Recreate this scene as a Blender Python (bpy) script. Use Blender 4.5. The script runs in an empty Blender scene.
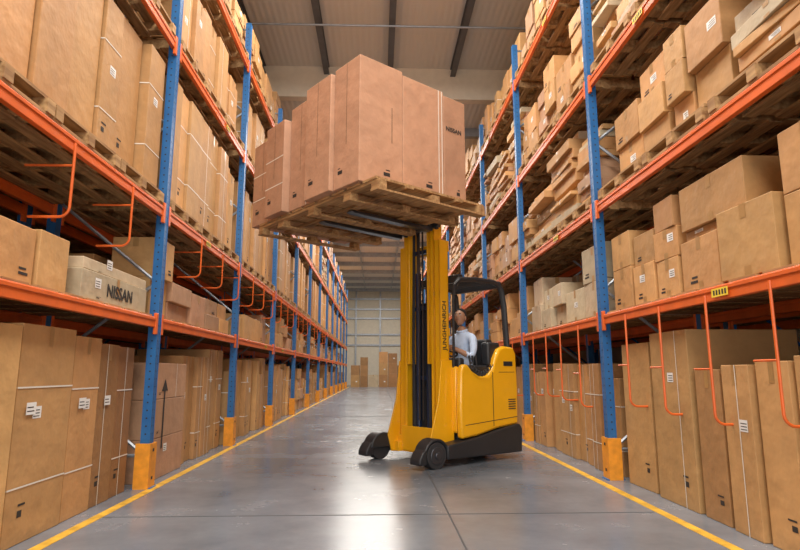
import bpy, bmesh, math, random
from mathutils import Vector, Matrix, Euler
R = random.Random(11)
scene = bpy.context.scene
try:
    scene.view_settings.view_transform = 'Standard'
    scene.view_settings.look = 'None'
except Exception: pass

# ------------------------------------------------------------------ materials
def new_mat(name):
    m = bpy.data.materials.new(name); m.use_nodes = True
    nt = m.node_tree
    return m, nt, nt.nodes['Principled BSDF']
def flat(name, col, rough=0.5, metal=0.0, var=0.12, scale=6.0, bump=0.0, coat=0.0):
    m, nt, b = new_mat(name)
    tc = nt.nodes.new('ShaderNodeTexCoord'); n = nt.nodes.new('ShaderNodeTexNoise')
    n.inputs['Scale'].default_value = scale; n.inputs['Detail'].default_value = 5
    nt.links.new(tc.outputs['Object'], n.inputs['Vector'])
    r = nt.nodes.new('ShaderNodeMapRange')
    r.inputs['From Min'].default_value = 0.3; r.inputs['From Max'].default_value = 0.7
    r.inputs['To Min'].default_value = 1-var; r.inputs['To Max'].default_value = 1+var
    nt.links.new(n.outputs['Fac'], r.inputs['Value'])
    mx = nt.nodes.new('ShaderNodeVectorMath'); mx.operation = 'SCALE'
    mx.inputs[0].default_value = col
    nt.links.new(r.outputs['Result'], mx.inputs['Scale'])
    nt.links.new(mx.outputs['Vector'], b.inputs['Base Color'])
    b.inputs['Roughness'].default_value = rough; b.inputs['Metallic'].default_value = metal
    if coat: b.inputs['Coat Weight'].default_value = coat
    if bump:
        bp = nt.nodes.new('ShaderNodeBump'); bp.inputs['Strength'].default_value = bump
        bp.inputs['Distance'].default_value = 0.01
        nt.links.new(n.outputs['Fac'], bp.inputs['Height']); nt.links.new(bp.outputs['Normal'], b.inputs['Normal'])
    return m
def cardboard():
    m, nt, b = new_mat('corrugated_cardboard')
    at = nt.nodes.new('ShaderNodeAttribute'); at.attribute_name = 'tint'
    tc = nt.nodes.new('ShaderNodeTexCoord')
    n = nt.nodes.new('ShaderNodeTexNoise'); n.inputs['Scale'].default_value = 3.5; n.inputs['Detail'].default_value = 8
    n.inputs['Roughness'].default_value = 0.65
    nt.links.new(tc.outputs['Object'], n.inputs['Vector'])
    r = nt.nodes.new('ShaderNodeMapRange')
    r.inputs['From Min'].default_value = 0.3; r.inputs['From Max'].default_value = 0.7
    r.inputs['To Min'].default_value = 0.84; r.inputs['To Max'].default_value = 1.12
    nt.links.new(n.outputs['Fac'], r.inputs['Value'])
    mx = nt.nodes.new('ShaderNodeVectorMath'); mx.operation = 'SCALE'
    nt.links.new(at.outputs['Color'], mx.inputs[0]); nt.links.new(r.outputs['Result'], mx.inputs['Scale'])
    nt.links.new(mx.outputs['Vector'], b.inputs['Base Color'])
    b.inputs['Roughness'].default_value = 0.62
    n2 = nt.nodes.new('ShaderNodeTexNoise'); n2.inputs['Scale'].default_value = 9
    nt.links.new(tc.outputs['Object'], n2.inputs['Vector'])
    bp = nt.nodes.new('ShaderNodeBump'); bp.inputs['Strength'].default_value = 0.4; bp.inputs['Distance'].default_value = 0.02
    nt.links.new(n2.outputs['Fac'], bp.inputs['Height']); nt.links.new(bp.outputs['Normal'], b.inputs['Normal'])
    return m
def wood():
    m, nt, b = new_mat('pallet_wood')
    tc = nt.nodes.new('ShaderNodeTexCoord'); mp = nt.nodes.new('ShaderNodeMapping')
    mp.inputs['Scale'].default_value = (14, 1.5, 14)
    nt.links.new(tc.outputs['Object'], mp.inputs['Vector'])
    n = nt.nodes.new('ShaderNodeTexNoise'); n.inputs['Scale'].default_value = 2.0; n.inputs['Detail'].default_value = 7
    nt.links.new(mp.outputs['Vector'], n.inputs['Vector'])
    cr = nt.nodes.new('ShaderNodeValToRGB')
    cr.color_ramp.elements[0].position = 0.3; cr.color_ramp.elements[0].color = (0.24, 0.12, 0.045, 1)
    cr.color_ramp.elements[1].position = 0.72; cr.color_ramp.elements[1].color = (0.55, 0.34, 0.15, 1)
    nt.links.new(n.outputs['Fac'], cr.inputs['Fac']); nt.links.new(cr.outputs['Color'], b.inputs['Base Color'])
    b.inputs['Roughness'].default_value = 0.8
    return m
def floor_mat():
    m, nt, b = new_mat('polished_concrete')
    tc = nt.nodes.new('ShaderNodeTexCoord')
    n = nt.nodes.new('ShaderNodeTexNoise'); n.inputs['Scale'].default_value = 1.3; n.inputs['Detail'].default_value = 10
    n.inputs['Roughness'].default_value = 0.62
    nt.links.new(tc.outputs['Object'], n.inputs['Vector'])
    cr = nt.nodes.new('ShaderNodeValToRGB')
    cr.color_ramp.elements[0].position = 0.25; cr.color_ramp.elements[0].color = (0.105, 0.125, 0.15, 1)
    cr.color_ramp.elements[1].position = 0.75; cr.color_ramp.elements[1].color = (0.225, 0.25, 0.285, 1)
    nt.links.new(n.outputs['Fac'], cr.inputs['Fac']); nt.links.new(cr.outputs['Color'], b.inputs['Base Color'])
    r = nt.nodes.new('ShaderNodeMapRange'); r.inputs['To Min'].default_value = 0.13; r.inputs['To Max'].default_value = 0.36
    nt.links.new(n.outputs['Fac'], r.inputs['Value']); nt.links.new(r.outputs['Result'], b.inputs['Roughness'])
    return m
def blue_upright():
    m, nt, b = new_mat('blue_rack_steel')
    tc = nt.nodes.new('ShaderNodeTexCoord')
    n = nt.nodes.new('ShaderNodeTexNoise'); n.inputs['Scale'].default_value = 7
    nt.links.new(tc.outputs['Object'], n.inputs['Vector'])
    cr = nt.nodes.new('ShaderNodeValToRGB')
    cr.color_ramp.elements[0].color = (0.012, 0.09, 0.28, 1); cr.color_ramp.elements[1].color = (0.03, 0.17, 0.42, 1)
    nt.links.new(n.outputs['Fac'], cr.inputs['Fac']); nt.links.new(cr.outputs['Color'], b.inputs['Base Color'])
    b.inputs['Roughness'].default_value = 0.4
    return m
def corrugated(name, c, axis_scale):
    m, nt, b = new_mat(name)
    tc = nt.nodes.new('ShaderNodeTexCoord')
    w = nt.nodes.new('ShaderNodeTexWave'); w.inputs['Scale'].default_value = axis_scale; w.bands_direction = 'X'
    nt.links.new(tc.outputs['Object'], w.inputs['Vector'])
    bp = nt.nodes.new('ShaderNodeBump'); bp.inputs['Strength'].default_value = 0.25; bp.inputs['Distance'].default_value = 0.03
    nt.links.new(w.outputs['Fac'], bp.inputs['Height']); nt.links.new(bp.outputs['Normal'], b.inputs['Normal'])
    b.inputs['Base Color'].default_value = (*c, 1); b.inputs['Roughness'].default_value = 0.6
    return m

M_CARD = cardboard()
M_LABEL = flat('paper_label', (0.80, 0.80, 0.78), 0.6, var=0.04)
M_TAPE = flat('brown_tape', (0.40, 0.23, 0.09), 0.3, var=0.06)
M_STRAP = flat('white_strap', (0.78, 0.74, 0.66), 0.4, var=0.03)
M_INK = flat('black_ink', (0.03, 0.025, 0.022), 0.7, var=0.05)
M_SEAM = flat('flap_seam', (0.14, 0.075, 0.03), 0.9, var=0.05)
CM = [M_CARD, M_LABEL, M_TAPE, M_STRAP, M_INK, M_SEAM]
M_WOOD = wood()
M_ORANGE = flat('orange_rack_steel', (0.72, 0.13, 0.02), 0.42, var=0.12)
M_BLUE = blue_upright()
M_GALV = flat('galvanised_steel', (0.35, 0.38, 0.42), 0.45, 0.6)
M_GUARD = flat('post_guard_paint', (0.78, 0.30, 0.02), 0.5, var=0.15, scale=14)
M_YLINE = flat('yellow_floor_paint', (0.66, 0.38, 0.04), 0.45, var=0.3, scale=9)
M_TRUCK = flat('truck_yellow_paint', (0.92, 0.46, 0.008), 0.28, var=0.03, coat=0.4)
M_BLACK = flat('black_plastic', (0.022, 0.024, 0.028), 0.45, var=0.1)
M_RUBBER = flat('black_rubber', (0.03, 0.03, 0.033), 0.75)
M_STEEL = flat('dark_steel', (0.10, 0.11, 0.13), 0.35, 0.8)
M_NAVY = flat('navy_hydraulics', (0.02, 0.035, 0.08), 0.3, 0.3)
M_STICK = flat('yellow_sticker', (0.85, 0.62, 0.05), 0.5)
M_FLOOR = floor_mat()
M_JOINT = flat('floor_joint', (0.07, 0.075, 0.08), 0.8)
M_CEIL = corrugated('ceiling_sheet', (0.62, 0.60, 0.56), 2.2)
M_WALL = corrugated('wall_sheet', (0.60, 0.55, 0.46), 1.5)
M_FASC = flat('cream_plaster', (0.70, 0.64, 0.53), 0.8, var=0.05)
M_BEAM = flat('grey_steel_beam', (0.085, 0.09, 0.10), 0.5)
M_SKIN = flat('skin', (0.44, 0.23, 0.135), 0.5, var=0.05)
M_HAIR = flat('black_hair', (0.012, 0.010, 0.009), 0.9)
M_SHIRT = flat('light_blue_shirt', (0.56, 0.69, 0.90), 0.8, var=0.1, scale=14)
M_TROUS = flat('dark_trousers', (0.03, 0.04, 0.07), 0.85)
M_EYE = flat('eye_white', (0.7, 0.7, 0.68), 0.3)
M_GREY = flat('grey_foam_wrap', (0.30, 0.285, 0.27), 0.7, var=0.15)

# ------------------------------------------------------------------ mesh builder
class MB:
    def __init__(s): s.v=[]; s.f=[]; s.m=[]; s.c=[]
    def add(s, vs, fs, mat=0, col=(1,1,1), M=None):
        o=len(s.v)
        for p in vs:
            p=Vector(p)
            s.v.append(tuple(M@p) if M is not None else tuple(p))
        for f in fs:
            s.f.append([i+o for i in f]); s.m.append(mat); s.c.append(col)
    def box(s, lo, hi, mat=0, col=(1,1,1), M=None):
        x0,y0,z0=lo; x1,y1,z1=hi
        s.add([(x0,y0,z0),(x1,y0,z0),(x1,y1,z0),(x0,y1,z0),(x0,y0,z1),(x1,y0,z1),(x1,y1,z1),(x0,y1,z1)],
              [(0,3,2,1),(4,5,6,7),(0,1,5,4),(1,2,6,5),(2,3,7,6),(3,0,4,7)],mat,col,M)
    def quad(s, a,b,c,d, mat=0,col=(1,1,1),M=None): s.add([a,b,c,d],[(0,1,2,3)],mat,col,M)
    def prism(s, poly, y0, y1, mat=0, M=None):   # poly in (x,z)
        n=len(poly)
        vs=[(p[0],y0,p[1]) for p in poly]+[(p[0],y1,p[1]) for p in poly]
        fs=[list(range(n)),list(range(2*n-1,n-1,-1))]+[(i,(i+1)%n,n+(i+1)%n,n+i) for i in range(n)]
        s.add(vs,fs,mat,(1,1,1),M)
    def tube(s, pts, r, n=8, mat=0, closed=False):
        pts=[Vector(p) for p in pts]; N=len(pts)
        rs=r if isinstance(r,(list,tuple)) else [r]*N
        up=None; vs=[]
        for i,p in enumerate(pts):
            if closed: d=pts[(i+1)%N]-pts[i-1]
            else: d=pts[min(i+1,N-1)]-pts[max(i-1,0)]
            d.normalize()
            if up is None: up=d.orthogonal().normalized()
            else:
                up=up-d*up.dot(d)
                up = up.normalized() if up.length>1e-6 else d.orthogonal().normalized()
            w=d.cross(up)
            for k in range(n):
                a=2*math.pi*k/n
                vs.append(p+(up*math.cos(a)+w*math.sin(a))*rs[i])
        fs=[]
        for i in range(N if closed else N-1):
            j=(i+1)%N
            for k in range(n):
                fs.append((i*n+k,i*n+(k+1)%n,j*n+(k+1)%n,j*n+k))
        if not closed:
            fs.append(list(range(n-1,-1,-1))); fs.append([(N-1)*n+k for k in range(n)])
        s.add(vs,fs,mat)
    def cyl(s,p0,p1,r,n=20,mat=0): s.tube([p0,p1],r,n,mat)
    def make(s,name,mats,parent=None,bevel=0,loc=None,smooth=True):
        me=bpy.data.meshes.new(name); me.from_pydata(s.v,[],s.f)
        for m in mats: me.materials.append(m)
        me.polygons.foreach_set('material_index',s.m)
        ca=me.color_attributes.new('tint','FLOAT_COLOR','CORNER')
        buf=[]
        for f,c in zip(s.f,s.c): buf.extend([c[0],c[1],c[2],1.0]*len(f))
        ca.data.foreach_set('color',buf)
        bm=bmesh.new(); bm.from_mesh(me); bmesh.ops.recalc_face_normals(bm,faces=bm.faces); bm.to_mesh(me); bm.free()
        if smooth:
            me.polygons.foreach_set('use_smooth',[True]*len(me.polygons)); me.set_sharp_from_angle(angle=math.radians(32))
        ob=bpy.data.objects.new(name,me); scene.collection.objects.link(ob)
        if parent: ob.parent=parent
        if loc is not None: ob.location=loc
        if bevel:
            bv=ob.modifiers.new('bevel','BEVEL'); bv.width=bevel; bv.segments=2; bv.limit_method='ANGLE'; bv.angle_limit=math.radians(40)
        return ob
def empty(name, loc=(0,0,0), rotz=0):
    e=bpy.data.objects.new(name,None); scene.collection.objects.link(e)
    e.location=loc; e.rotation_euler=(0,0,rotz); e.empty_display_size=0.2
    return e
def text(name, body, origin, right, up, size, mat, parent=None):
    cu=bpy.data.curves.new(name,'FONT'); cu.body=body; cu.size=size; cu.align_x='CENTER'; cu.align_y='CENTER'
    cu.extrude=0.001; cu.offset=size*0.02
    cu.materials.append(mat)
    ob=bpy.data.objects.new(name,cu); scene.collection.objects.link(ob)
    r=Vector(right).normalized(); u=Vector(up).normalized(); n=r.cross(u)
    M=Matrix((r,u,n)).transposed().to_4x4(); M.translation=Vector(origin)
    if parent: ob.parent=parent
    ob.matrix_local=M
    return ob

# ------------------------------------------------------------------ room shell
def simple_box(name, lo, hi, mat):
    b=MB(); c=[(lo[i]+hi[i])/2 for i in range(3)]
    b.box([lo[i]-c[i] for i in range(3)],[hi[i]-c[i] for i in range(3)])
    return b.make(name,[mat],loc=c)
YB,YF=-6.0,50.0
XW=5.3
simple_box('floor',(-XW-.2,YB-3,-0.2),(XW+.2,YF+.2,0),M_FLOOR)
simple_box('wall_left',(-XW-.2,YB,0),(-XW,YF,9.2),M_WALL)
simple_box('wall_right',(XW,YB,0),(XW+.2,YF,9.2),M_WALL)
simple_box('ceiling',(-XW-.2,YB,9.0),(XW+.2,14.0,9.2),M_CEIL)
simple_box('ceiling_far',(-XW-.2,14.25,8.2),(XW+.2,YF+.2,8.4),M_CEIL)
simple_box('wall_fascia',(-XW,14.0,8.15),(XW,14.25,9.0),M_FASC)
simple_box('wall_far',(-XW,YF,0),(XW,YF+.2,8.2),M_FASC)
b=MB()
for z in (3.4,4.3,5.7,6.5,7.4): b.box((-XW,YF-.12,z-.07),(XW,YF,z+.07))
for x in (-1.9,.2,2.3): b.box((x-.07,YF-.16,0),(x+.07,YF-.12,8.2))
b.make('trim_1',[M_GALV])
b=MB()
b.box((-XW,YB-.2,5.2),(XW,YB,9.0)); b.box((-XW,YB-.2,0),(-3.2,YB,5.2)); b.box((3.2,YB-.2,0),(XW,YB,5.2))
b.make('wall_back',[M_WALL])
cb=empty('ceiling_beams')
b=MB()
for X in (-4.68,-3.03,-1.38,.28,1.93,3.58):
    b.box((X-.07,YB,8.78),(X+.07,14,8.80)); b.box((X-.012,YB,8.80),(X+.012,14,8.98)); b.box((X-.07,YB,8.98),(X+.07,14,9.0))
b.make('longitudinal_beams',[M_BEAM],cb)
b=MB()
y=16.0
while y<YF:
    b.box((-XW,y-.09,7.95),(XW,y+.09,8.2)); y+=3.0
for X in (-3.2,-1.1,1.1,3.2): b.box((X-.04,14.25,8.08),(X+.04,YF,8.2))
b.make('cross_beams',[M_GALV],cb)
b=MB(); b.cyl((-XW,11.7,8.68),(XW,11.7,8.74),.025,8); b.cyl((-XW,9.7,8.7),(XW,9.7,8.7),.02,8)
b.make('conduit',[M_GALV],cb)
b=MB(); b.box((-2.185,YB,0),(-2.105,45,.003)); b.make('floor_line_marking',[M_YLINE])
b=MB(); b.box((2.22,YB,0),(2.30,45,.003)); b.make('floor_line_marking',[M_YLINE])
b=MB()
for Y in [-.3,4.74,9.8,14.8,19.8,24.8,29.8,34.8,39.8]: b.box((-2.1,Y-.006,0),(2.21,Y+.006,.002))
b.box((.56,YB,0),(.572,45,.002))
b.make('floor_joints',[M_JOINT])

# ------------------------------------------------------------------ cartons
def tint(kind=0):
    v=R.uniform(.80,1.12)
    if kind==0: base=(0.50,0.27,0.105)
    elif kind==1: base=(0.58,0.32,0.125)
    elif kind==2: base=(0.38,0.195,0.075)
    elif kind==3: base=(0.46,0.26,0.15)
    else: base=(0.53,0.42,0.28)
    h=R.uniform(.95,1.06)
    return (base[0]*v,base[1]*v*h,base[2]*v*h)
def carton(mb,x0,x1,y0,y1,z0,z1,s,col,rot=0,style='c',M=None):
    cx,cy=(x0+x1)/2,(y0+y1)/2
    if M is None:
        M=Matrix.Translation((cx,cy,0))@Matrix.Rotation(rot,4,'Z')@Matrix.Translation((-cx,-cy,0))
    mb.box((x0,y0,z0),(x1,y1,z1),0,col,M)
    xf=x1+.002 if s>0 else x0-.002
    def Q(a0,a1,b0,b1,mat,o=0.0,c=(1,1,1)):   # aisle face (y,z)
        X=xf+s*o; mb.quad((X,a0,b0),(X,a1,b0),(X,a1,b1),(X,a0,b1),mat,c,M)
    yf=y0-.002
    def F(a0,a1,b0,b1,mat,o=0.0,c=(1,1,1)):
        Y=yf-o; mb.quad((a0,Y,b0),(a1,Y,b0),(a1,Y,b1),(a0,Y,b1),mat,c,M)
    w=y1-y0; h=z1-z0; d=x1-x0
    if style=='c':
        if R.random()<.6:
            Q(cy-.03,cy+.03,z1-min(.1,h*.3),z1,2); F(cx-.03,cx+.03,z1-min(.1,h*.3),z1,2)
            Q(cy-.03,cy+.03,z0,z0+min(.07,h*.2),2)
        if R.random()<.3:
            a=y0+w*R.uniform(.1,.5); lz=z0+h*R.uniform(.3,.6); lw=min(.12,w*.25); lh=min(.07,h*.3)
            Q(a,a+lw,lz,lz+lh,1)
            for k in range(3): Q(a+.01,a+lw*R.uniform(.5,.9),lz+lh*(.2+.25*k),lz+lh*(.27+.25*k),4,.001)
        if R.random()<.25:
            F(x0+d*.55,x0+d*.55+.12,z0+h*.4,z0+h*.4+min(.09,h*.3),1)
        if R.random()<.4:
            a=y0+w*R.uniform(.55,.7); Q(a,a+w*.2,z0+h*.15,z0+h*.2,4)
            Q(a,a+w*.16,z0+h*.24,z0+h*.28,4)
    else:
        if R.random()<.45:
            lw=min(.10,w*.4); a=y0+w*R.uniform(.15,.5); lz=z0+h*R.uniform(.45,.72)
            Q(a,a+lw,lz,lz+.08,1)
            for k in range(3): Q(a+.008,a+lw*.8,lz+.012+.02*k,lz+.018+.02*k,4,.001)
        if R.random()<.4:
            a=y0+w*R.uniform(.25,.75); Q(a-.005,a+.005,z0,z1,3,.001)
        if R.random()<.35:
            for q in (.25,.7):
                Q(y0,y1,z0+h*q,z0+h*q+.011,3,.0015); F(x0,x1,z0+h*q,z0+h*q+.011,3,.0015)
        if R.random()<.5:
            Q(y0+w*.2,y0+w*.2+min(.05,w*.2),z0+h*.12,z0+h*.15,4); Q(y0+w*.2,y0+w*.2+min(.08,w*.3),z0+h*.17,z0+h*.18,4)
        if R.random()<.5:
            Q(cy-.025,cy+.025,z1-.14,z1,2); F(cx-.03,cx+.03,z1-.16,z1,2)
def xr(s,xf,d): return (xf-d,xf) if s>0 else (xf,xf+d)
def fill_slabs(mb,s,xf,y0,y1,z,h0,h1,w0=.25,w1=.5,kind=None,d=1.0):
    y=y0
    k=kind if kind is not None else R.choice([0,1,0])
    H=R.uniform(h0,h1)
    while y<y1-.15:
        w=min(R.uniform(w0,w1),y1-y)
        if R.random()<.4: H=R.uniform(h0,h1)
        off=R.uniform(0,.12); x0,x1=xr(s,xf-s*off,d)
        carton(mb,x0,x1,y+.006,y+w-.006,z,z+H+R.uniform(-.015,.015),s,tint(k),R.uniform(-.015,.015),'s')
        y+=w+R.uniform(0,.015)
def fill_cartons(mb,s,xf,y0,y1,z,h0,h1,kind=None):
    for row in range(2):
        y=y0
        while y<y1-.2:
            w=min(R.uniform(.42,.75),y1-y)
            if w<.25: break
            H=R.uniform(h0,h1); lh=R.choice([.22,.3,.36,.42]); zz=z
            k=kind if kind is not None else R.choice([0,1,0,3])
            while zz+lh<=z+H+.02:
                off=R.uniform(0,.09)+row*.58; x0,x1=xr(s,xf-s*off,.48)
                carton(mb,x0,x1,y+.015,y+w-.015,zz,zz+lh-.003,s,tint(k),R.uniform(-.04,.04),'c')
                zz+=lh
            y+=w+R.uniform(0,.05)
def fill_messy(mb,s,xf,y0,y1,z,h0,h1):
    y=y0
    while y<y1-.3:
        w=min(R.uniform(.7,1.1),y1-y); H=R.uniform(h0,h1); zz=z
        while zz<z+H:
            t=R.uniform(.05,.16); off=R.uniform(-.06,.14); x0,x1=xr(s,xf-s*off,1.0)
            carton(mb,x0,x1,y+R.uniform(0,.06),y+w-R.uniform(.02,.08),zz,zz+t-.004,s,tint(R.choice([0,1,3,4])),R.uniform(-.05,.05),'c')
            zz+=t
        y+=w+.03

def pallet_mesh(lx,ly,h=.14,nt=7,nb=5):
    b=MB()
    for i in range(nt):
        x=-lx/2+lx*(i+.5)/nt; w=lx/nt*.72
        b.box((x-w/2,-ly/2,h-.022),(x+w/2,ly/2,h))
    for y in (-ly/2+.05,0,ly/2-.05):
        b.box((-lx/2,y-.045,.022),(lx/2,y+.045,h-.022))
    for i in range(nb):
        x=-lx/2+.06+(lx-.12)*i/(nb-1)
        b.box((x-.05,-ly/2,0),(x+.05,ly/2,.022))
    return b
PM=None
def put_pallet(x,y,z):
    global PM
    if PM is None:
        ob=pallet_mesh(1.12,1.0).make('wooden_pallet',[M_WOOD],loc=(x,y,z)); PM=ob.data
    else:
        ob=bpy.data.objects.new('wooden_pallet',PM); scene.collection.objects.link(ob); ob.location=(x,y,z)

# ------------------------------------------------------------------ racks
LV_L=[1.59,2.73,4.60,6.20]; LV_R=[1.66,2.90,4.40,6.20]
def build_rack(side,xf,posts,levels,detail=True):
    s=side   # +1 = left rack (aisle to +X), -1 = right rack
    e=empty('pallet_rack')
    xb=xf-s*1.1
    HT=7.0
    up=MB(); br=MB(); bm_=MB(); fd=MB()
    for Y in posts:
        for X in (xf,xb):
            xc=X-s*.045
            up.box((xc-.045,Y-.048,.01),(xc+.045,Y-.042,HT)); up.box((xc-.045,Y+.042,.01),(xc+.045,Y+.048,HT))
            wx=xc+s*.042; up.box((min(wx,wx-s*.006),Y-.042,.01),(max(wx,wx-s*.006),Y+.042,HT))
            up.box((xc-.09,Y-.08,0),(xc+.09,Y+.08,.01))
            if detail and X==xf and Y<22:   # slots
                z=.5
                while z<HT-.05:
                    for dy in (-.020,.020):
                        q=wx+s*.0012
                        fd.quad((q,Y+dy-.004,z),(q,Y+dy+.004,z),(q,Y+dy+.004,z+.016),(q,Y+dy-.004,z+.016),1)
                    q=Y-.0492
                    fd.quad((xc-.008,q,z),(xc+.008,q,z),(xc+.008,q,z+.014),(xc-.008,q,z+.014),1)
                    z+=.075
        xa,xd=xf-s*.06,xb-s*.02
        z=.3; k=0
        while z<HT-.9:
            p0=(xa,Y,z) if k%2==0 else (xd,Y,z); p1=(xd,Y,z+.85) if k%2==0 else (xa,Y,z+.85)
            br.tube([p0,p1],.018,6); z+=.85; k+=1
        for z in (.3,HT-.1): br.tube([(xa,Y,z),(xd,Y,z)],.018,6)
        if detail:   # post guard
            xo=xf+s*.012
            fd.box((min(xo,xo-s*.13),Y-.085,0),(max(xo,xo-s*.13),Y-.058,.42),0)
            fd.box((min(xo,xo-s*.13),Y+.058,0),(max(xo,xo-s*.13),Y+.085,.42),0)
            fd.box((min(xo,xo+s*.012),Y-.085,0),(max(xo,xo+s*.012),Y+.085,.42),0)
            for z in (.08,.34):
                q=xo+s*.0135; fd.quad((q,Y-.02,z),(q,Y+.02,z),(q,Y+.02,z+.03),(q,Y-.02,z+.03),1)
    for i in range(len(posts)-1):
        a,c=posts[i]+.049,posts[i+1]-.049
        for z in levels:
            for X in (xf,xb):
                xc=X-s*.03
                bm_.box((xc-.022,a,z-.052),(xc+.022,c,z+.052))
                bm_.box((min(xc+s*.022,xc+s*.03),a,z+.015),(max(xc+s*.022,xc+s*.03),c,z+.045))
                for (q0,q1) in ((a,a+.05),(c-.05,c)):
                    xx=X+s*.004
                    bm_.box((min(xx,xx-s*.03),q0,z-.12),(max(xx,xx-s*.03),q1,z+.09))
            if detail and R.random()<.35:
                ys=a+(c-a)*R.uniform(.3,.7); xq=xf+s*.0045
                fd.quad((xq,ys,z-.03),(xq,ys+.2,z-.03),(xq,ys+.2,z+.03),(xq,ys,z+.03),3)
                for t in range(5):
                    xq2=xf+s*.0055; fd.quad((xq2,ys+.02+t*.034,z-.018),(xq2,ys+.04+t*.034,z-.018),(xq2,ys+.04+t*.034,z+.018),(xq2,ys+.02+t*.034,z+.018),1)
        z=levels[0]+.055; n=9
        for k in range(n):
            y=a+.05+(c-a-.1)*(k+.5)/n; w=(c-a)/n*.38
            x0,x1=sorted((xf-s*.03,xb+s*-.03)); fd.box((x0,y-w,z),(x1,y+w,z+.018),2)
    up.make('uprights',[M_BLUE],e); br.make('bracing',[M_GALV if detail else M_BLUE],e)
    bm_.make('beams',[M_ORANGE],e,bevel=.004 if detail else 0)
    fd.make('fittings',[M_GUARD,M_INK,M_WOOD,M_STICK],e)
    if detail:
        hk=MB()
        zt=levels[1]-.055 if s>0 else levels[0]-.055
        L=.46 if s>0 else .86
        y=posts[0]+.6; st=1.0 if s>0 else .68
        while y<posts[-1] and y<24:
            if min(abs(y-p) for p in posts)>.15:
                xo=xf+s*.02; zb=zt-L+R.uniform(-.05,.05); r=.07
                pts=[(xo,y,zt+.05),(xo,y,zb+r)]
                for k in range(1,6):
                    t=k/5*math.pi/2; pts.append((xo-s*r*(1-math.cos(t)),y,zb+r-r*math.sin(t)))
                pts.append((xo-s*.28,y,zb))
                hk.tube(pts,.010,7)
                if s>0: hk.tube([(xo,y,zt-.12),(xo-s*.34,y,zt-.12)],.009,6)
                else: hk.tube([(xo,y,zb+L*.45),(xo,y+.22,zb+L*.45)],.008,6)
            y+=st+R.uniform(-.06,.06)
        hk.make('divider_tubes',[M_ORANGE],e)
    return e
XL,XR=-2.20,2.42
PL=[5.88+3.24*(i-2) for i in range(14)]
PR=[6.17+3.43*(i-2) for i in range(13)]
build_rack(1,XL,PL,LV_L); build_rack(-1,XR,PR,LV_R)
build_rack(1,XL-1.4,PL,LV_L,False); build_rack(-1,XR+1.4,PR,LV_R,False)

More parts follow.
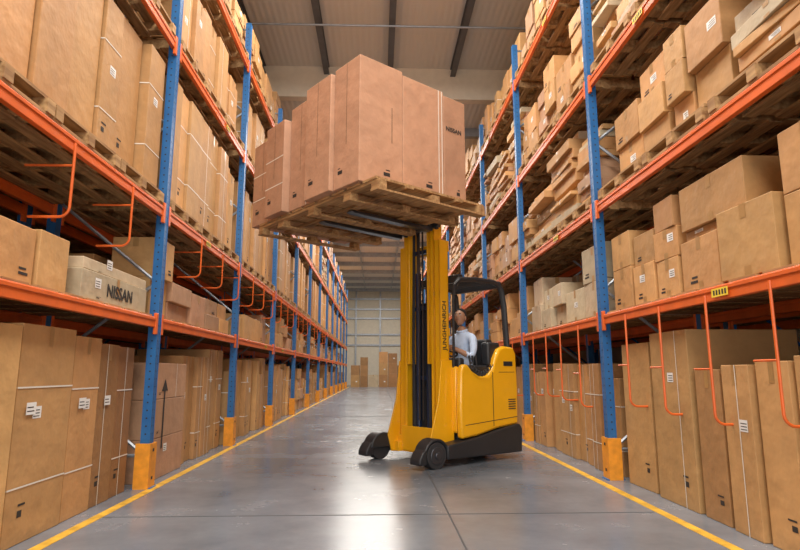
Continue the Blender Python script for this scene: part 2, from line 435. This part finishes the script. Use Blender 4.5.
# ------------------------------------------------------------------ goods on racks
def finish(mb,near=True,name='cardboard_box_stack'):
    if mb.f: return mb.make(name,CM,bevel=.006 if near else 0,smooth=False)
DK=.073
for side,posts,lv,xf in ((1,PL,LV_L,XL),(-1,PR,LV_R,XR)):
    s=side; nb=len(posts)-1
    for i in range(nb):
        a,c=posts[i]+.09,posts[i+1]-.09
        near=posts[i]<16
        xg=xf-s*.10
        zt=[0]+lv
        for L in range(5):
            mb=MB()
            z=zt[L]+(0 if L==0 else (DK if L==1 else .055+.141))
            room=(zt[L+1]-.055-z-.06) if L<4 else 1.3
            if L>=2:
                n=3
                for k in range(n):
                    put_pallet(xf-s*.56, a+.02+(c-a-.04)*(k+.5)/n, zt[L]+.055)
            if s>0:
                if L==0:
                    if i==1:
                        ed=[2.72,3.10,3.85,4.55,5.00,5.38,5.73]; hs=[1.36,1.4,1.42,1.38,1.34,1.33]
                        for k in range(6):
                            x0,x1=xr(s,xg-.012*k,.95)
                            carton(mb,x0,x1,ed[k]+.01,ed[k+1]-.008,0,hs[k],s,tint([0,1,0,0,2,2][k]),R.uniform(-.02,.02),'s')
                            if k in (2,3,4):
                                yy=ed[k]+.12
                                mb.quad((x1+.012,yy,.82),(x1+.012,yy+.11,.82),(x1+.012,yy+.11,.90),(x1+.012,yy,.90),1)
                                mb.quad((x1+.013,yy+.01,.84),(x1+.013,yy+.09,.84),(x1+.013,yy+.09,.847),(x1+.013,yy+.01,.847),4)
                                mb.quad((x1+.013,yy+.01,.865),(x1+.013,yy+.08,.865),(x1+.013,yy+.08,.872),(x1+.013,yy+.01,.872),4)
                    elif i==2:
                        x0,x1=xr(s,xg,.95); zz=0
                        for h in (.42,.40,.38):
                            carton(mb,x0,x1,6.05,7.10,zz,zz+h-.004,s,tint(3),0,'x')
                            zz+=h
                        xq=xg+.004
                        mb.quad((xq,6.40,.3),(xq,6.44,.3),(xq,6.44,.9),(xq,6.40,.9),4); mb.add([(xq,6.33,.9),(xq,6.51,.9),(xq,6.42,1.03)],[(0,1,2)],4)
                        fill_slabs(mb,s,xg,7.15,c,0,1.25,1.42,.2,.4,0)
                    elif R.random()<.6: fill_slabs(mb,s,xg,a,c,0,1.05,1.42,.22,.45)
                    else: fill_cartons(mb,s,xg,a,c,0,.9,1.3)
                elif L==1:
                    if i==1:
                        for (y0,y1,h,k) in ((2.75,3.3,.5,0),(3.35,3.86,.38,0),(3.9,4.28,.40,1)):
                            x0,x1=xr(s,xg,.5); carton(mb,x0,x1,y0,y1,z,z+h,s,tint(k),.02,'c')
                            carton(mb,x0-.52,x1-.54,y0,y1,z,z+h*1.5,s,tint(0),.0,'c')
                        x0,x1=xr(s,xg+.02,.7)
                        carton(mb,x0,x1,4.45,5.70,z,z+.235,s,tint(4),.0,'x')
                        carton(mb,x0-.01,x1-.015,4.47,5.72,z+.238,z+.33,s,tint(4),.01,'x')
                    else: fill_cartons(mb,s,xg,a,c,z,.45,.85)
                elif L==2: fill_slabs(mb,s,xg+.04,a,c,z,1.25,min(1.52,room),.26,.5,R.choice([0,1]))
                elif L==3:
                    (fill_slabs if i%3!=1 else fill_messy)(mb,s,xg,a,c,z,.9,min(1.25,room))
                else: fill_cartons(mb,s,xg,a,c,z,.7,1.2,R.choice([0,1,3]))
            else:
                if L==0:
                    if i==1:
                        segs=[(5.42,5.98,1.38,0),(4.66,5.30,1.45,1),(4.24,4.58,1.12,0),(3.86,4.18,1.15,0),(3.50,3.82,1.17,1),(3.12,3.46,1.2,0),(2.86,3.08,1.2,0)]
                        for (y0,y1,h,k) in segs:
                            x0,x1=xr(s,xg+R.uniform(0,.04),.95); carton(mb,x0,x1,y0,y1,0,h,s,tint(k),R.uniform(-.03,.03),'s')
                    else: fill_slabs(mb,s,xg,a,c,0,1.0,1.25,.2,.36)
                elif L==1:
                    if i==1:
                        def C(y0,y1,z0,h,off,d,k,rot=0):
                            x0,x1=xr(s,xg-s*off,d); carton(mb,x0,x1,y0,y1,z+z0,z+z0+h,s,tint(k),rot,'c')
                        C(2.9,3.35,0,.45,0,.6,0); C(2.9,3.35,.453,.4,0,.6,0)
                        C(3.42,3.98,0,.50,-.05,.55,1,.05); C(4.05,4.60,0,.42,0,.6,0,-.03); C(3.72,4.55,.503,.36,.0,.6,0,.01); C(4.05,4.55,.423,.077,.03,.5,0)
                        C(4.66,5.02,0,.34,0,.5,1); C(4.66,5.04,.343,.26,0,.5,0,.05); C(4.66,5.02,.606,.27,0,.5,0,-.04)
                        C(5.08,5.50,0,.38,.0,.5,1); C(5.08,5.5,.383,.3,.02,.5,0); C(5.55,5.98,0,.42,0,.5,0); C(5.55,5.98,.423,.36,0,.5,1)
                    else: fill_cartons(mb,s,xg,a,c,z,.65,1.0,R.choice([1,4,0]))
                elif L==2:
                    if i==1:
                        fill_cartons(mb,s,xg,4.7,c,z,.75,1.1,1); fill_messy(mb,s,xg,a,3.75,z,.45,.6); fill_cartons(mb,s,xg,3.8,4.65,z,.9,1.15,0)
                    elif i%2: fill_cartons(mb,s,xg,a,c,z,.8,1.15)
                    else: fill_messy(mb,s,xg,a,c,z,.75,1.1)
                elif L==3: (fill_messy if i%2 else fill_cartons)(mb,s,xg,a,c,z,.9,1.3)
                else: (fill_slabs if i%2 else fill_cartons)(mb,s,xg,a,c,z,.7,1.15)
            ob=finish(mb,near)
            if s>0 and i==1 and L==1:
                text('printed_lettering','NISSAN',(xg+.0245,5.12,z+.11),(0,1,0),(0,0,1),.15,M_INK,ob)
            if s<0 and i==1 and L==0:
                text('printed_lettering','CUIDADO FRAGIL',(xg-.012,3.32,.62),(0,0,1),(0,1,0),.07,M_INK,ob)
        for L in range(5):
            mb=MB(); z=zt[L]+(0 if L==0 else .075)
            xh=xf-s*1.5
            if L==1: fill_cartons(mb,s,xh,a,c,z,.5,.85)
            elif (i+L)%2: fill_slabs(mb,s,xh,a,c,z,.8,1.3)
            else: fill_cartons(mb,s,xh,a,c,z,.8,1.3)
            finish(mb,False)
            if L>=2:
                pl=MB(); z0=zt[L]+.055
                for k in range(9):
                    y=a+(c-a)*(k+.5)/9; x0,x1=sorted((xf-s*1.43,xf-s*2.5)); pl.box((x0,y-.11,z0),(x1,y+.11,z0+.018))
                pl.make('rack_deck_boards',[M_WOOD])
# wrapped grey profiles lying on the upper right stacks
b=MB()
for k in range(9):
    y=2.86+.095*k; zz=LV_R[1]+.196+.64+R.uniform(0,.02)
    b.tube([(XR+.0,y,zz+.045),(XR+.55,y+R.uniform(-.02,.02),zz+.05),(XR+1.15,y+R.uniform(-.04,.04),zz+.06)],.043,10)
for k in range(7):
    y=2.92+.10*k; zz=LV_R[1]+.196+.72
    b.tube([(XR+.06,y,zz+.05),(XR+1.1,y+R.uniform(-.04,.04),zz+.07)],.04,10)
b.make('wrapped_profile_bundle',[M_GREY])
# goods at the end of the aisle
b=MB()
x=-2.0
for (w,h1,h2,h3,k) in ((.7,.9,.7,0,0),(.6,.8,.8,.6,2),(.8,.9,0,0,4),(.7,.9,.9,.8,0),(.7,1.0,.8,.7,2),(.9,.8,.8,0,0)):
    zz=0
    for h in (h1,h2,h3):
        if h: carton(b,x,x+w-.04,43.6,44.4,zz,zz+h-.004,-1,tint(k),0,'c'); zz+=h
    x+=w
b.make('cardboard_box_stack',CM,smooth=False)

# ------------------------------------------------------------------ reach truck
TO=(.30,7.27,0); TA=math.atan2(-.613,-.79)
truck=empty('reach_truck_forklift',TO,TA)
b=MB()
b.box((-1.56,-.42,.08),(-.55,.42,.38))
WX=-.04
for sg in (1,-1):
    y0,y1=sorted((sg*.40,sg*.60))
    b.prism([(-1.57,.07),(-1.59,.36),(-1.54,.43),(-1.15,.38),(-.75,.31),(-.40,.27),(-.20,.25),(-.20,.09)],y0,y1)
    arc=[(WX+.20*math.cos(math.pi*k/10),.15+.19*math.sin(math.pi*k/10)) for k in range(11)]
    inn=[(WX+.17*math.cos(math.pi*k/10),.15+.155*math.sin(math.pi*k/10)) for k in range(10,-1,-1)]
    b.prism(arc+inn,y0+.01,y1-.01)
    ya,yb=(.40,.445) if sg>0 else (-.445,-.40)
    b.prism(arc,ya,yb)
    b.prism([(WX+.16,.06),(WX+.16,.24),(WX+.22,.20),(WX+.27,.12),(WX+.27,.06)],y0+.01,y1-.01)
b.make('chassis_and_legs',[M_BLACK],truck,bevel=.018)
b=MB()
for sg in (1,-1):
    b.cyl((WX,sg*.455,.15),(WX,sg*.585,.15),.15,28,0)
    b.cyl((WX,sg*.585,.15),(WX,sg*.595,.15),.10,20,1)
    b.cyl((WX,sg*.595,.15),(WX,sg*.612,.15),.04,12,1)
b.cyl((-1.35,-.1,.16),(-1.35,.1,.16),.16,24,0)
b.make('wheels',[M_RUBBER,M_STEEL],truck,bevel=.01)
prof=[(-1.55,.42),(-1.57,.9),(-1.55,1.34),(-1.50,1.43),(-1.30,1.44),(-1.20,1.40),(-1.12,1.28),(-1.06,1.12),(-.98,1.05),(-.82,1.05),(-.68,1.12),(-.60,1.20),(-.52,1.19),(-.48,1.10),(-.46,.7),(-.48,.30),(-.75,.32),(-1.15,.39)]
b=MB()
b.prism(prof,.47,.565); b.prism(prof,-.565,-.47)
b.box((-1.55,-.47,.42),(-1.38,.47,1.42)); b.box((-.56,-.47,.36),(-.48,.47,1.17))
b.make('bodywork',[M_TRUCK],truck,bevel=.03)
b=MB()
yq=.567
def strip(b,p,q,w,y=yq):
    p=Vector((p[0],y,p[1])); q=Vector((q[0],y,q[1])); d=(q-p).normalized(); n=Vector((-d.z,0,d.x))*w/2
    b.quad(p-n,q-n,q+n,p+n)
strip(b,(-1.06,.42),(-1.06,1.10),.012); strip(b,(-1.53,.52),(-.54,.46),.008)
strip(b,(-1.50,1.1),(-1.18,1.1),.006)
b.box((-1.46,.565,1.18),(-1.28,.571,1.24)); 
for k in range(5): b.box((-1.50,.565,.62+.03*k),(-1.36,.571,.632+.03*k))
b.make('panel_seams_and_vents',[M_BLACK],truck)
b=MB()
b.box((-1.38,-.46,.40),(-.56,.46,.52))
b.box((-1.30,-.14,.84),(-.86,.36,1.00)); b.box((-1.34,-.12,1.0),(-1.20,.34,1.54)); b.box((-1.24,-.11,.52),(-.96,.33,.84))
b.box((-.66,-.45,1.06),(-.56,.46,1.28)); b.box((-1.12,.36,.95),(-.70,.475,1.19)); b.box((-1.30,.36,1.18),(-1.06,.50,1.49))
b.box((-.68,-.25,1.28),(-.61,-.05,1.46))
b.make('seat_and_console',[M_BLACK],truck,bevel=.03)
b=MB()
cw=Vector((-.72,.10,1.38)); ax=Matrix.Rotation(math.radians(-35),3,'Y')
b.tube([cw+ax@Vector((.13*math.cos(t*math.pi/10),.13*math.sin(t*math.pi/10),0)) for t in range(20)],.012,8,0,True)
for t in (0,2.1,4.2): b.tube([cw,cw+ax@Vector((.13*math.cos(t),.13*math.sin(t),0))],.01,6)
b.tube([cw,(-.64,.10,1.24)],.02,8)
co=[]
for k in range(120):
    t=k/119; a=t*2*math.pi*9
    p=Vector((-.62-.40*t,.59,1.20-.12*math.sin(t*math.pi)))
    co.append(p+Vector((0,.022*math.cos(a),.028*math.sin(a))))
b.tube(co,.007,6)
for lx in (-.80,-.86,-.92): b.tube([(lx,.42,1.18),(lx+.02,.42,1.31)],[.008,.014],8)
b.make('steering_wheel_and_cables',[M_RUBBER],truck)
b=MB()
for sg in (1,-1):
    y=sg*.44
    pts=[(-.50,y*.95,1.10),(-.50,y*.97,2.0),(-.52,y,2.20),(-.60,y,2.28),(-.9,y,2.31),(-1.26,y,2.31),(-1.37,y,2.28),(-1.43,y,2.20),(-1.46,y*1.02,2.0),(-1.49,y*1.05,1.40)]
    b.tube(pts,[.016,.018,.03,.036,.036,.036,.038,.042,.042,.042],10)
for k in range(6):
    x=-.70-.12*k; b.box((x-.007,-.44,2.285),(x+.007,.44,2.325))
b.box((-.66,-.45,2.25),(-.58,.45,2.35)); b.box((-1.42,-.45,2.24),(-1.34,.45,2.33))
b.box((-.75,-.1,2.20),(-.66,.1,2.26))
b.make('overhead_guard',[M_BLACK],truck,bevel=.008)
b=MB()
def chan(b,x0,x1,y,sg,z0,z1,t=.018,w=.07):
    ya,yb=sorted((y,y+sg*w))
    ysp=sorted((y+sg*(w-t),y+sg*w))
    b.box((x0,ysp[0],z0),(x1,ysp[1],z1)); b.box((x0,ya,z0),(x0+t,yb,z1)); b.box((x1-t,ya,z0),(x1,yb,z1))
for sg in (1,-1):
    chan(b,-.46,-.30,sg*.30,sg,.12,2.78,.02,.085)
    chan(b,-.44,-.29,sg*.235,sg,.20,3.35,.018,.06)
    chan(b,-.42,-.28,sg*.17,sg,1.2,3.75,.016,.05)
    ya,yb=sorted((sg*.385,sg*.41))
    b.prism([(-.50,.10),(-.16,.10),(-.10,.30),(-.24,.75),(-.30,1.25),(-.34,1.25),(-.48,1.25),(-.50,.6)],ya,yb)
    b.box((-.50,min(sg*.30,sg*.42),.10),(-.20,max(sg*.30,sg*.42),.22))
b.box((-.48,-.385,2.64),(-.45,.385,2.78)); b.box((-.48,-.385,1.55),(-.45,.385,1.65))
b.box((-.48,-.385,.10),(-.26,.385,.30)); b.box((-.30,-.30,.12),(-.25,.30,.42)); b.box((-.47,-.29,3.2),(-.44,.29,3.35))
b.box((-.46,-.36,.75),(-.43,.36,.95))
b.make('mast_columns',[M_TRUCK],truck,bevel=.005)
b=MB()
for y in (-.10,.10):
    b.cyl((-.38,y,.3),(-.38,y,2.4),.038,16,0); b.cyl((-.38,y,2.4),(-.38,y,3.7),.024,12,1)
for y in (-.035,.035): b.box((-.34,y-.014,.5),(-.33,y+.014,3.5),1)
for k,y in enumerate((-.16,-.14,.14,.155)): b.tube([(-.35,y,.4),(-.33,y,1.4),(-.345,y,2.4),(-.35,y,3.3)],.012,8,2)
for z in (1.0,1.9,2.65): b.box((-.40,-.15,z),(-.35,.15,z+.05),0)
b.box((-.43,-.29,.30),(-.42,.29,2.0),2)
b.make('hydraulics_and_chains',[M_NAVY,M_STEEL,M_RUBBER],truck)
b=MB()
PZ=2.85
b.box((-.27,-.45,PZ+.07),(-.22,.45,PZ+.15)); b.box((-.27,-.45,PZ+.47),(-.22,.45,PZ+.55))
for y in (-.4,-.2,0,.2,.4): b.box((-.265,y-.02,PZ+.05),(-.225,y+.02,PZ+1.05))
b.box((-.265,-.45,PZ+1.0),(-.225,.45,PZ+1.05))
for y in (-.30,.30):
    b.prism([(-.22,PZ+.03),(1.0,PZ+.05),(1.05,PZ+.065),(1.0,PZ+.08),(-.17,PZ+.08),(-.17,PZ+.57),(-.22,PZ+.57)],y-.055,y+.055)
b.make('fork_carriage',[M_STEEL],truck,bevel=.004)
text('side_lettering','JUNGHEINRICH',(-.38,.387,1.68),(0,0,1),(1,0,0),.088,M_INK,truck)

# ------------------------------------------------------------------ lifted load
lx0,lx1,ly0,ly1=-.12,1.43,-1.20,1.34
b=MB()
cx,cy=(lx0+lx1)/2,(ly0+ly1)/2
nb_=9
for i in range(nb_):
    y=ly0+(ly1-ly0)*(i+.5)/nb_; w=(ly1-ly0)/nb_*.78; b.box((lx0,y-w/2,PZ+.115),(lx1,y+w/2,PZ+.14))
for x in (lx0+.06,lx0+.42,lx1-.42,lx1-.06): b.box((x-.045,ly0,PZ+.085),(x+.045,ly1,PZ+.115))
for y in (ly0+.06,-.62,.09,.80,ly1-.06):
    for x in (lx0+.06,cx,lx1-.06): b.box((x-.05,y-.06,PZ+.02),(x+.05,y+.06,PZ+.085))
for y in (ly0+.06,-.62,.09,.80,ly1-.06): b.box((lx0,y-.06,PZ),(lx1,y+.06,PZ+.02))
pl=b.make('large_wooden_pallet',[M_WOOD],loc=TO); pl.rotation_euler=(0,0,TA)
b=MB(); zb=PZ+.141
def pk():
    v=R.uniform(.90,1.08); return (.49*v,.275*v,.17*v)
e=[1.09,.62,.10,-.40,-.86,-1.41]; H=[1.37,1.33,1.30,1.16,1.12]
for k in range(5):
    y1,y0=e[k]-.005,e[k+1]+.005
    xs=[1.48,.90,.28,-.08] if k==0 else [1.48,.70,-.08]
    for j in range(len(xs)-1):
        x1,x0=xs[j]-.003,xs[j+1]+.003
        h=H[k]-(.035*j if k==0 else 0)
        xo=(0,.05,-.04,.05,-.05)[k] if j==0 else 0
        b.box((x0,y0,zb),(x1+xo,y1,zb+h),0,pk())
        X=x1+xo+.002
        if j==0:
            w=y1-y0
            b.quad((X,y0+w*.18,zb+.15),(X,y0+w*.36,zb+.15),(X,y0+w*.36,zb+.19),(X,y0+w*.18,zb+.19),4)
            b.quad((X,y0+w*.18,zb+.21),(X,y0+w*.28,zb+.21),(X,y0+w*.28,zb+.22),(X,y0+w*.18,zb+.22),4)
            b.quad((X,(y0+y1)/2-.003,zb+.45),(X,(y0+y1)/2+.003,zb+.45),(X,(y0+y1)/2+.003,zb+h),(X,(y0+y1)/2-.003,zb+h),5)
            if k>=3:
                for q in (.3,.6): b.quad((X,y0,zb+h*q),(X,y1,zb+h*q),(X,y1,zb+h*q+.012),(X,y0,zb+h*q+.012),3)
            if k in (2,4): b.quad((X+.001,y1-.1,zb),(X+.001,y1-.088,zb),(X+.001,y1-.088,zb+h),(X+.001,y1-.1,zb+h),3)
        if k==0:
            Y=y1+.002; w=x1-x0
            b.quad((x0+w*.3,Y,zb+.12),(x0+w*.45,Y,zb+.12),(x0+w*.45,Y,zb+.16),(x0+w*.3,Y,zb+.16),4)
            b.quad((x0+w*.3,Y,zb+.18),(x0+w*.40,Y,zb+.18),(x0+w*.40,Y,zb+.192),(x0+w*.3,Y,zb+.192),4)
            if j==1:
                for q in (.02,.07): b.quad((x0+q,Y,zb),(x0+q+.012,Y,zb),(x0+q+.012,Y,zb+h),(x0+q,Y,zb+h),3)
            if j==0:
                b.quad((x0+w*.25,Y,zb+.5),(x0+w*.25+.008,Y,zb+.5),(x0+w*.25+.008,Y,zb+.9),(x0+w*.25,Y,zb+.9),5)
ld=b.make('cardboard_box_load',CM,loc=TO,bevel=.007,smooth=False); ld.rotation_euler=(0,0,TA)
text('printed_lettering_small','NISSAN',(.12,1.091,zb+.9),(-1,0,0),(0,0,1),.075,M_INK,ld)

# ------------------------------------------------------------------ operator
ca_,sa_=math.cos(TA),math.sin(TA)
op=empty('forklift_operator',(TO[0]+ca_*.05,TO[1]+sa_*.05,.07),TA)
def skin_obj(name,pts,edges,mats,parent,sub=2):
    me=bpy.data.meshes.new(name); me.from_pydata([p[:3] for p in pts],edges,[])
    ob=bpy.data.objects.new(name,me); scene.collection.objects.link(ob)
    md=ob.modifiers.new('skin','SKIN')
    if not me.skin_vertices: 
        bm=bmesh.new(); bm.from_mesh(me); bm.verts.layers.skin.verify(); bm.to_mesh(me); bm.free()
    for i,p in enumerate(pts):
        r=p[3]; me.skin_vertices[0].data[i].radius=(r,p[4] if len(p)>4 else r)
        me.skin_vertices[0].data[i].use_root=(i==0)
    sb=ob.modifiers.new('sub','SUBSURF'); sb.levels=sub; sb.render_levels=sub
    dg=bpy.context.evaluated_depsgraph_get(); ev=ob.evaluated_get(dg)
    nm=bpy.data.meshes.new_from_object(ev); ob.modifiers.clear(); ob.data=nm
    for m in mats: nm.materials.append(m)
    for p in nm.polygons: p.use_smooth=True
    ob.parent=parent
    return ob
P=[(-1.08,.10,1.00,.14,.15),(-1.09,.10,1.15,.12,.14),(-1.07,.10,1.33,.125,.16),(-1.06,.10,1.48,.10,.13),(-1.045,.10,1.57,.055),(-1.03,.10,1.66,.05),
   (-1.06,.285,1.48,.065),(-.98,.36,1.30,.05),(-.93,.375,1.22,.046),(-.80,.26,1.31,.034),(-.745,.235,1.335,.026),
   (-1.06,-.085,1.48,.065),(-.98,-.16,1.30,.05),(-.93,-.175,1.22,.046),(-.80,-.06,1.31,.034),(-.745,-.035,1.335,.026),
   (-.98,.20,.99,.09),(-.72,.22,1.00,.065),(-.70,.22,.75,.05),(-.72,.22,.53,.038),(-.64,.22,.49,.035),
   (-.98,.00,.99,.09),(-.72,-.02,1.00,.065),(-.70,-.02,.75,.05),(-.72,-.02,.53,.038),(-.64,-.02,.49,.035)]
E=[(0,1),(1,2),(2,3),(3,4),(4,5),(3,6),(6,7),(7,8),(8,9),(9,10),(3,11),(11,12),(12,13),(13,14),(14,15),(0,16),(16,17),(17,18),(18,19),(19,20),(0,21),(21,22),(22,23),(23,24),(24,25)]
body=skin_obj('body',P,E,[M_SHIRT,M_TROUS,M_SKIN,M_BLACK],op)
for p in body.data.polygons:
    c=p.center
    if c.z>1.575: p.material_index=2
    elif c.z<.56 : p.material_index=3
    elif c.z<1.06 : p.material_index=1
    elif c.x>-.86 and c.z>1.1: p.material_index=2
    else: p.material_index=0
b=MB()
for sg,yc in ((1,.235),(-1,-.035)):
    b.tube([(-.76,yc,1.33),(-.72,yc-sg*.005,1.345),(-.685,yc-sg*.01,1.35)],[.026,.036,.034],10)
    for k,(dy,L) in enumerate(((-.03,.065),(-.01,.075),(.01,.07),(.03,.055))):
        y=yc+dy; 
        b.tube([(-.69,y,1.355),(-.69+L*.45,y,1.35),(-.69+L*.65,y,1.33),(-.69+L*.4,y-sg*.004,1.305)],[.010,.009,.0085,.007],8)
    b.tube([(-.72,yc-sg*.03,1.335),(-.70,yc-sg*.05,1.32),(-.675,yc-sg*.05,1.305)],[.012,.010,.008],8)
b.make('hands',[M_SKIN],op)
b=MB()
b.tube([(-1.042+.062*math.cos(t*math.pi/9),.10+.064*math.sin(t*math.pi/9),1.585-.018*math.cos(t*math.pi/9)) for t in range(18)],.016,8,0,True)
b.make('collar',[M_SHIRT],op)
hd=empty('head'); hd.parent=op; hd.location=(-1.015,.10,1.765); hd.rotation_euler=(0,math.radians(-16),math.radians(20))
def ell(fn,name,mats,seg=32,rings=24,parent=hd):
    me=bpy.data.meshes.new(name); bm=bmesh.new(); bmesh.ops.create_uvsphere(bm,u_segments=seg,v_segments=rings,radius=1)
    for v in bm.verts: v.co=fn(v.co.copy())
    bm.to_mesh(me); bm.free()
    for p in me.polygons: p.use_smooth=True
    for m in mats: me.materials.append(m)
    ob=bpy.data.objects.new(name,me); scene.collection.objects.link(ob); ob.parent=parent; return ob
def headfn(p):
    x,y,z=p
    X=x*.098; Y=y*.078; Z=z*.118
    if z<0: 
        Y*=1+.28*z; X=X*(1+.10*z)+(.012*(-z))
        if x<0: X*=1+.25*z
    if x>.3:
        X-= .012*(x-.3)
        X+= .026*math.exp(-((y/.17)**2))*math.exp(-(((z+.18)/.16)**2))
        X+= .010*math.exp(-((y/.14)**2))*math.exp(-(((z-.02)/.2)**2))
        X-= .008*math.exp(-(((abs(y)-.38)/.17)**2))*math.exp(-(((z-.05)/.11)**2))
        X+= .006*math.exp(-((y/.3)**2))*math.exp(-(((z+.50)/.07)**2))
        X+= .008*math.exp(-((y/.3)**2))*math.exp(-(((z+.85)/.12)**2))
        X+= .005*math.exp(-(((z-.2)/.08)**2))
    return Vector((X,Y,Z))
ell(headfn,'face_and_skull',[M_SKIN],48,40)
def hairfn(p):
    q=headfn(p); x,y,z=p
    lim=-.25 if x<.05 else .05+ .75*max(0,x)
    if z<lim: return q*.93
    return Vector((q.x*1.07-.003,q.y*1.10,q.z*1.07+.003))
ell(hairfn,'hair',[M_HAIR],48,40)
for sg in (1,-1):
    ell(lambda p,sg=sg: Vector((p.x*.018-.005,sg*(.076)+p.y*.009,p.z*.032-.01)),'ear',[M_SKIN],12,10)
    ell(lambda p,sg=sg: Vector((.082+p.x*.008,sg*.030+p.y*.013,p.z*.007+.006)),'eye',[M_EYE],12,8)
    ell(lambda p,sg=sg: Vector((.088+p.x*.004,sg*.030+p.y*.005,p.z*.005+.006)),'iris',[M_HAIR],10,8)
    ell(lambda p,sg=sg: Vector((.088+p.x*.005,sg*.030+p.y*.017,p.z*.003+.024)),'eyebrow',[M_HAIR],10,8)
ell(lambda p: Vector((.0925+p.x*.005,p.y*.024,p.z*.006-.058)),'mouth',[flat('lips',(.28,.10,.08),.5)],12,8)

# ------------------------------------------------------------------ lights
def area(name,loc,rot,sx,sy,power,col=(1,1,1)):
    l=bpy.data.lights.new(name,'AREA'); l.shape='RECTANGLE'; l.size=sx; l.size_y=sy; l.energy=power; l.color=col
    o=bpy.data.objects.new(name,l); scene.collection.objects.link(o); o.location=loc; o.rotation_euler=rot; return o
WARM=(1,.94,.86)
for y in (-3,1,5,9): area('ceiling_light',(0,y,8.6),(0,0,0),2.4,2.4,380,WARM)
for y in (17,21.5,26,30.5): area('ceiling_light',(0,y,7.9),(0,0,0),3.4,2.6,320,WARM)
for y in (35,39.5,44): area('ceiling_light',(0,y,7.9),(0,0,0),5.0,2.6,270,WARM)
area('added_front_fill',(0,YB+.1,2.8),(math.radians(90),0,0),6.0,4.6,360,(1,.98,.95))  # fill light added behind the camera to brighten surfaces facing it
w=bpy.data.worlds.new('world'); scene.world=w; w.use_nodes=True
w.node_tree.nodes['Background'].inputs['Color'].default_value=(.95,.97,1,1)
w.node_tree.nodes['Background'].inputs['Strength'].default_value=1.2

# ------------------------------------------------------------------ camera
cam=bpy.data.cameras.new('camera'); cam.lens=574/800*36; cam.sensor_width=36; cam.clip_start=.05; cam.clip_end=200
co=bpy.data.objects.new('camera',cam); scene.collection.objects.link(co)
co.location=(0,0,1.1); co.rotation_euler=(math.radians(99.6),0,math.radians(-2.2))
scene.camera=co
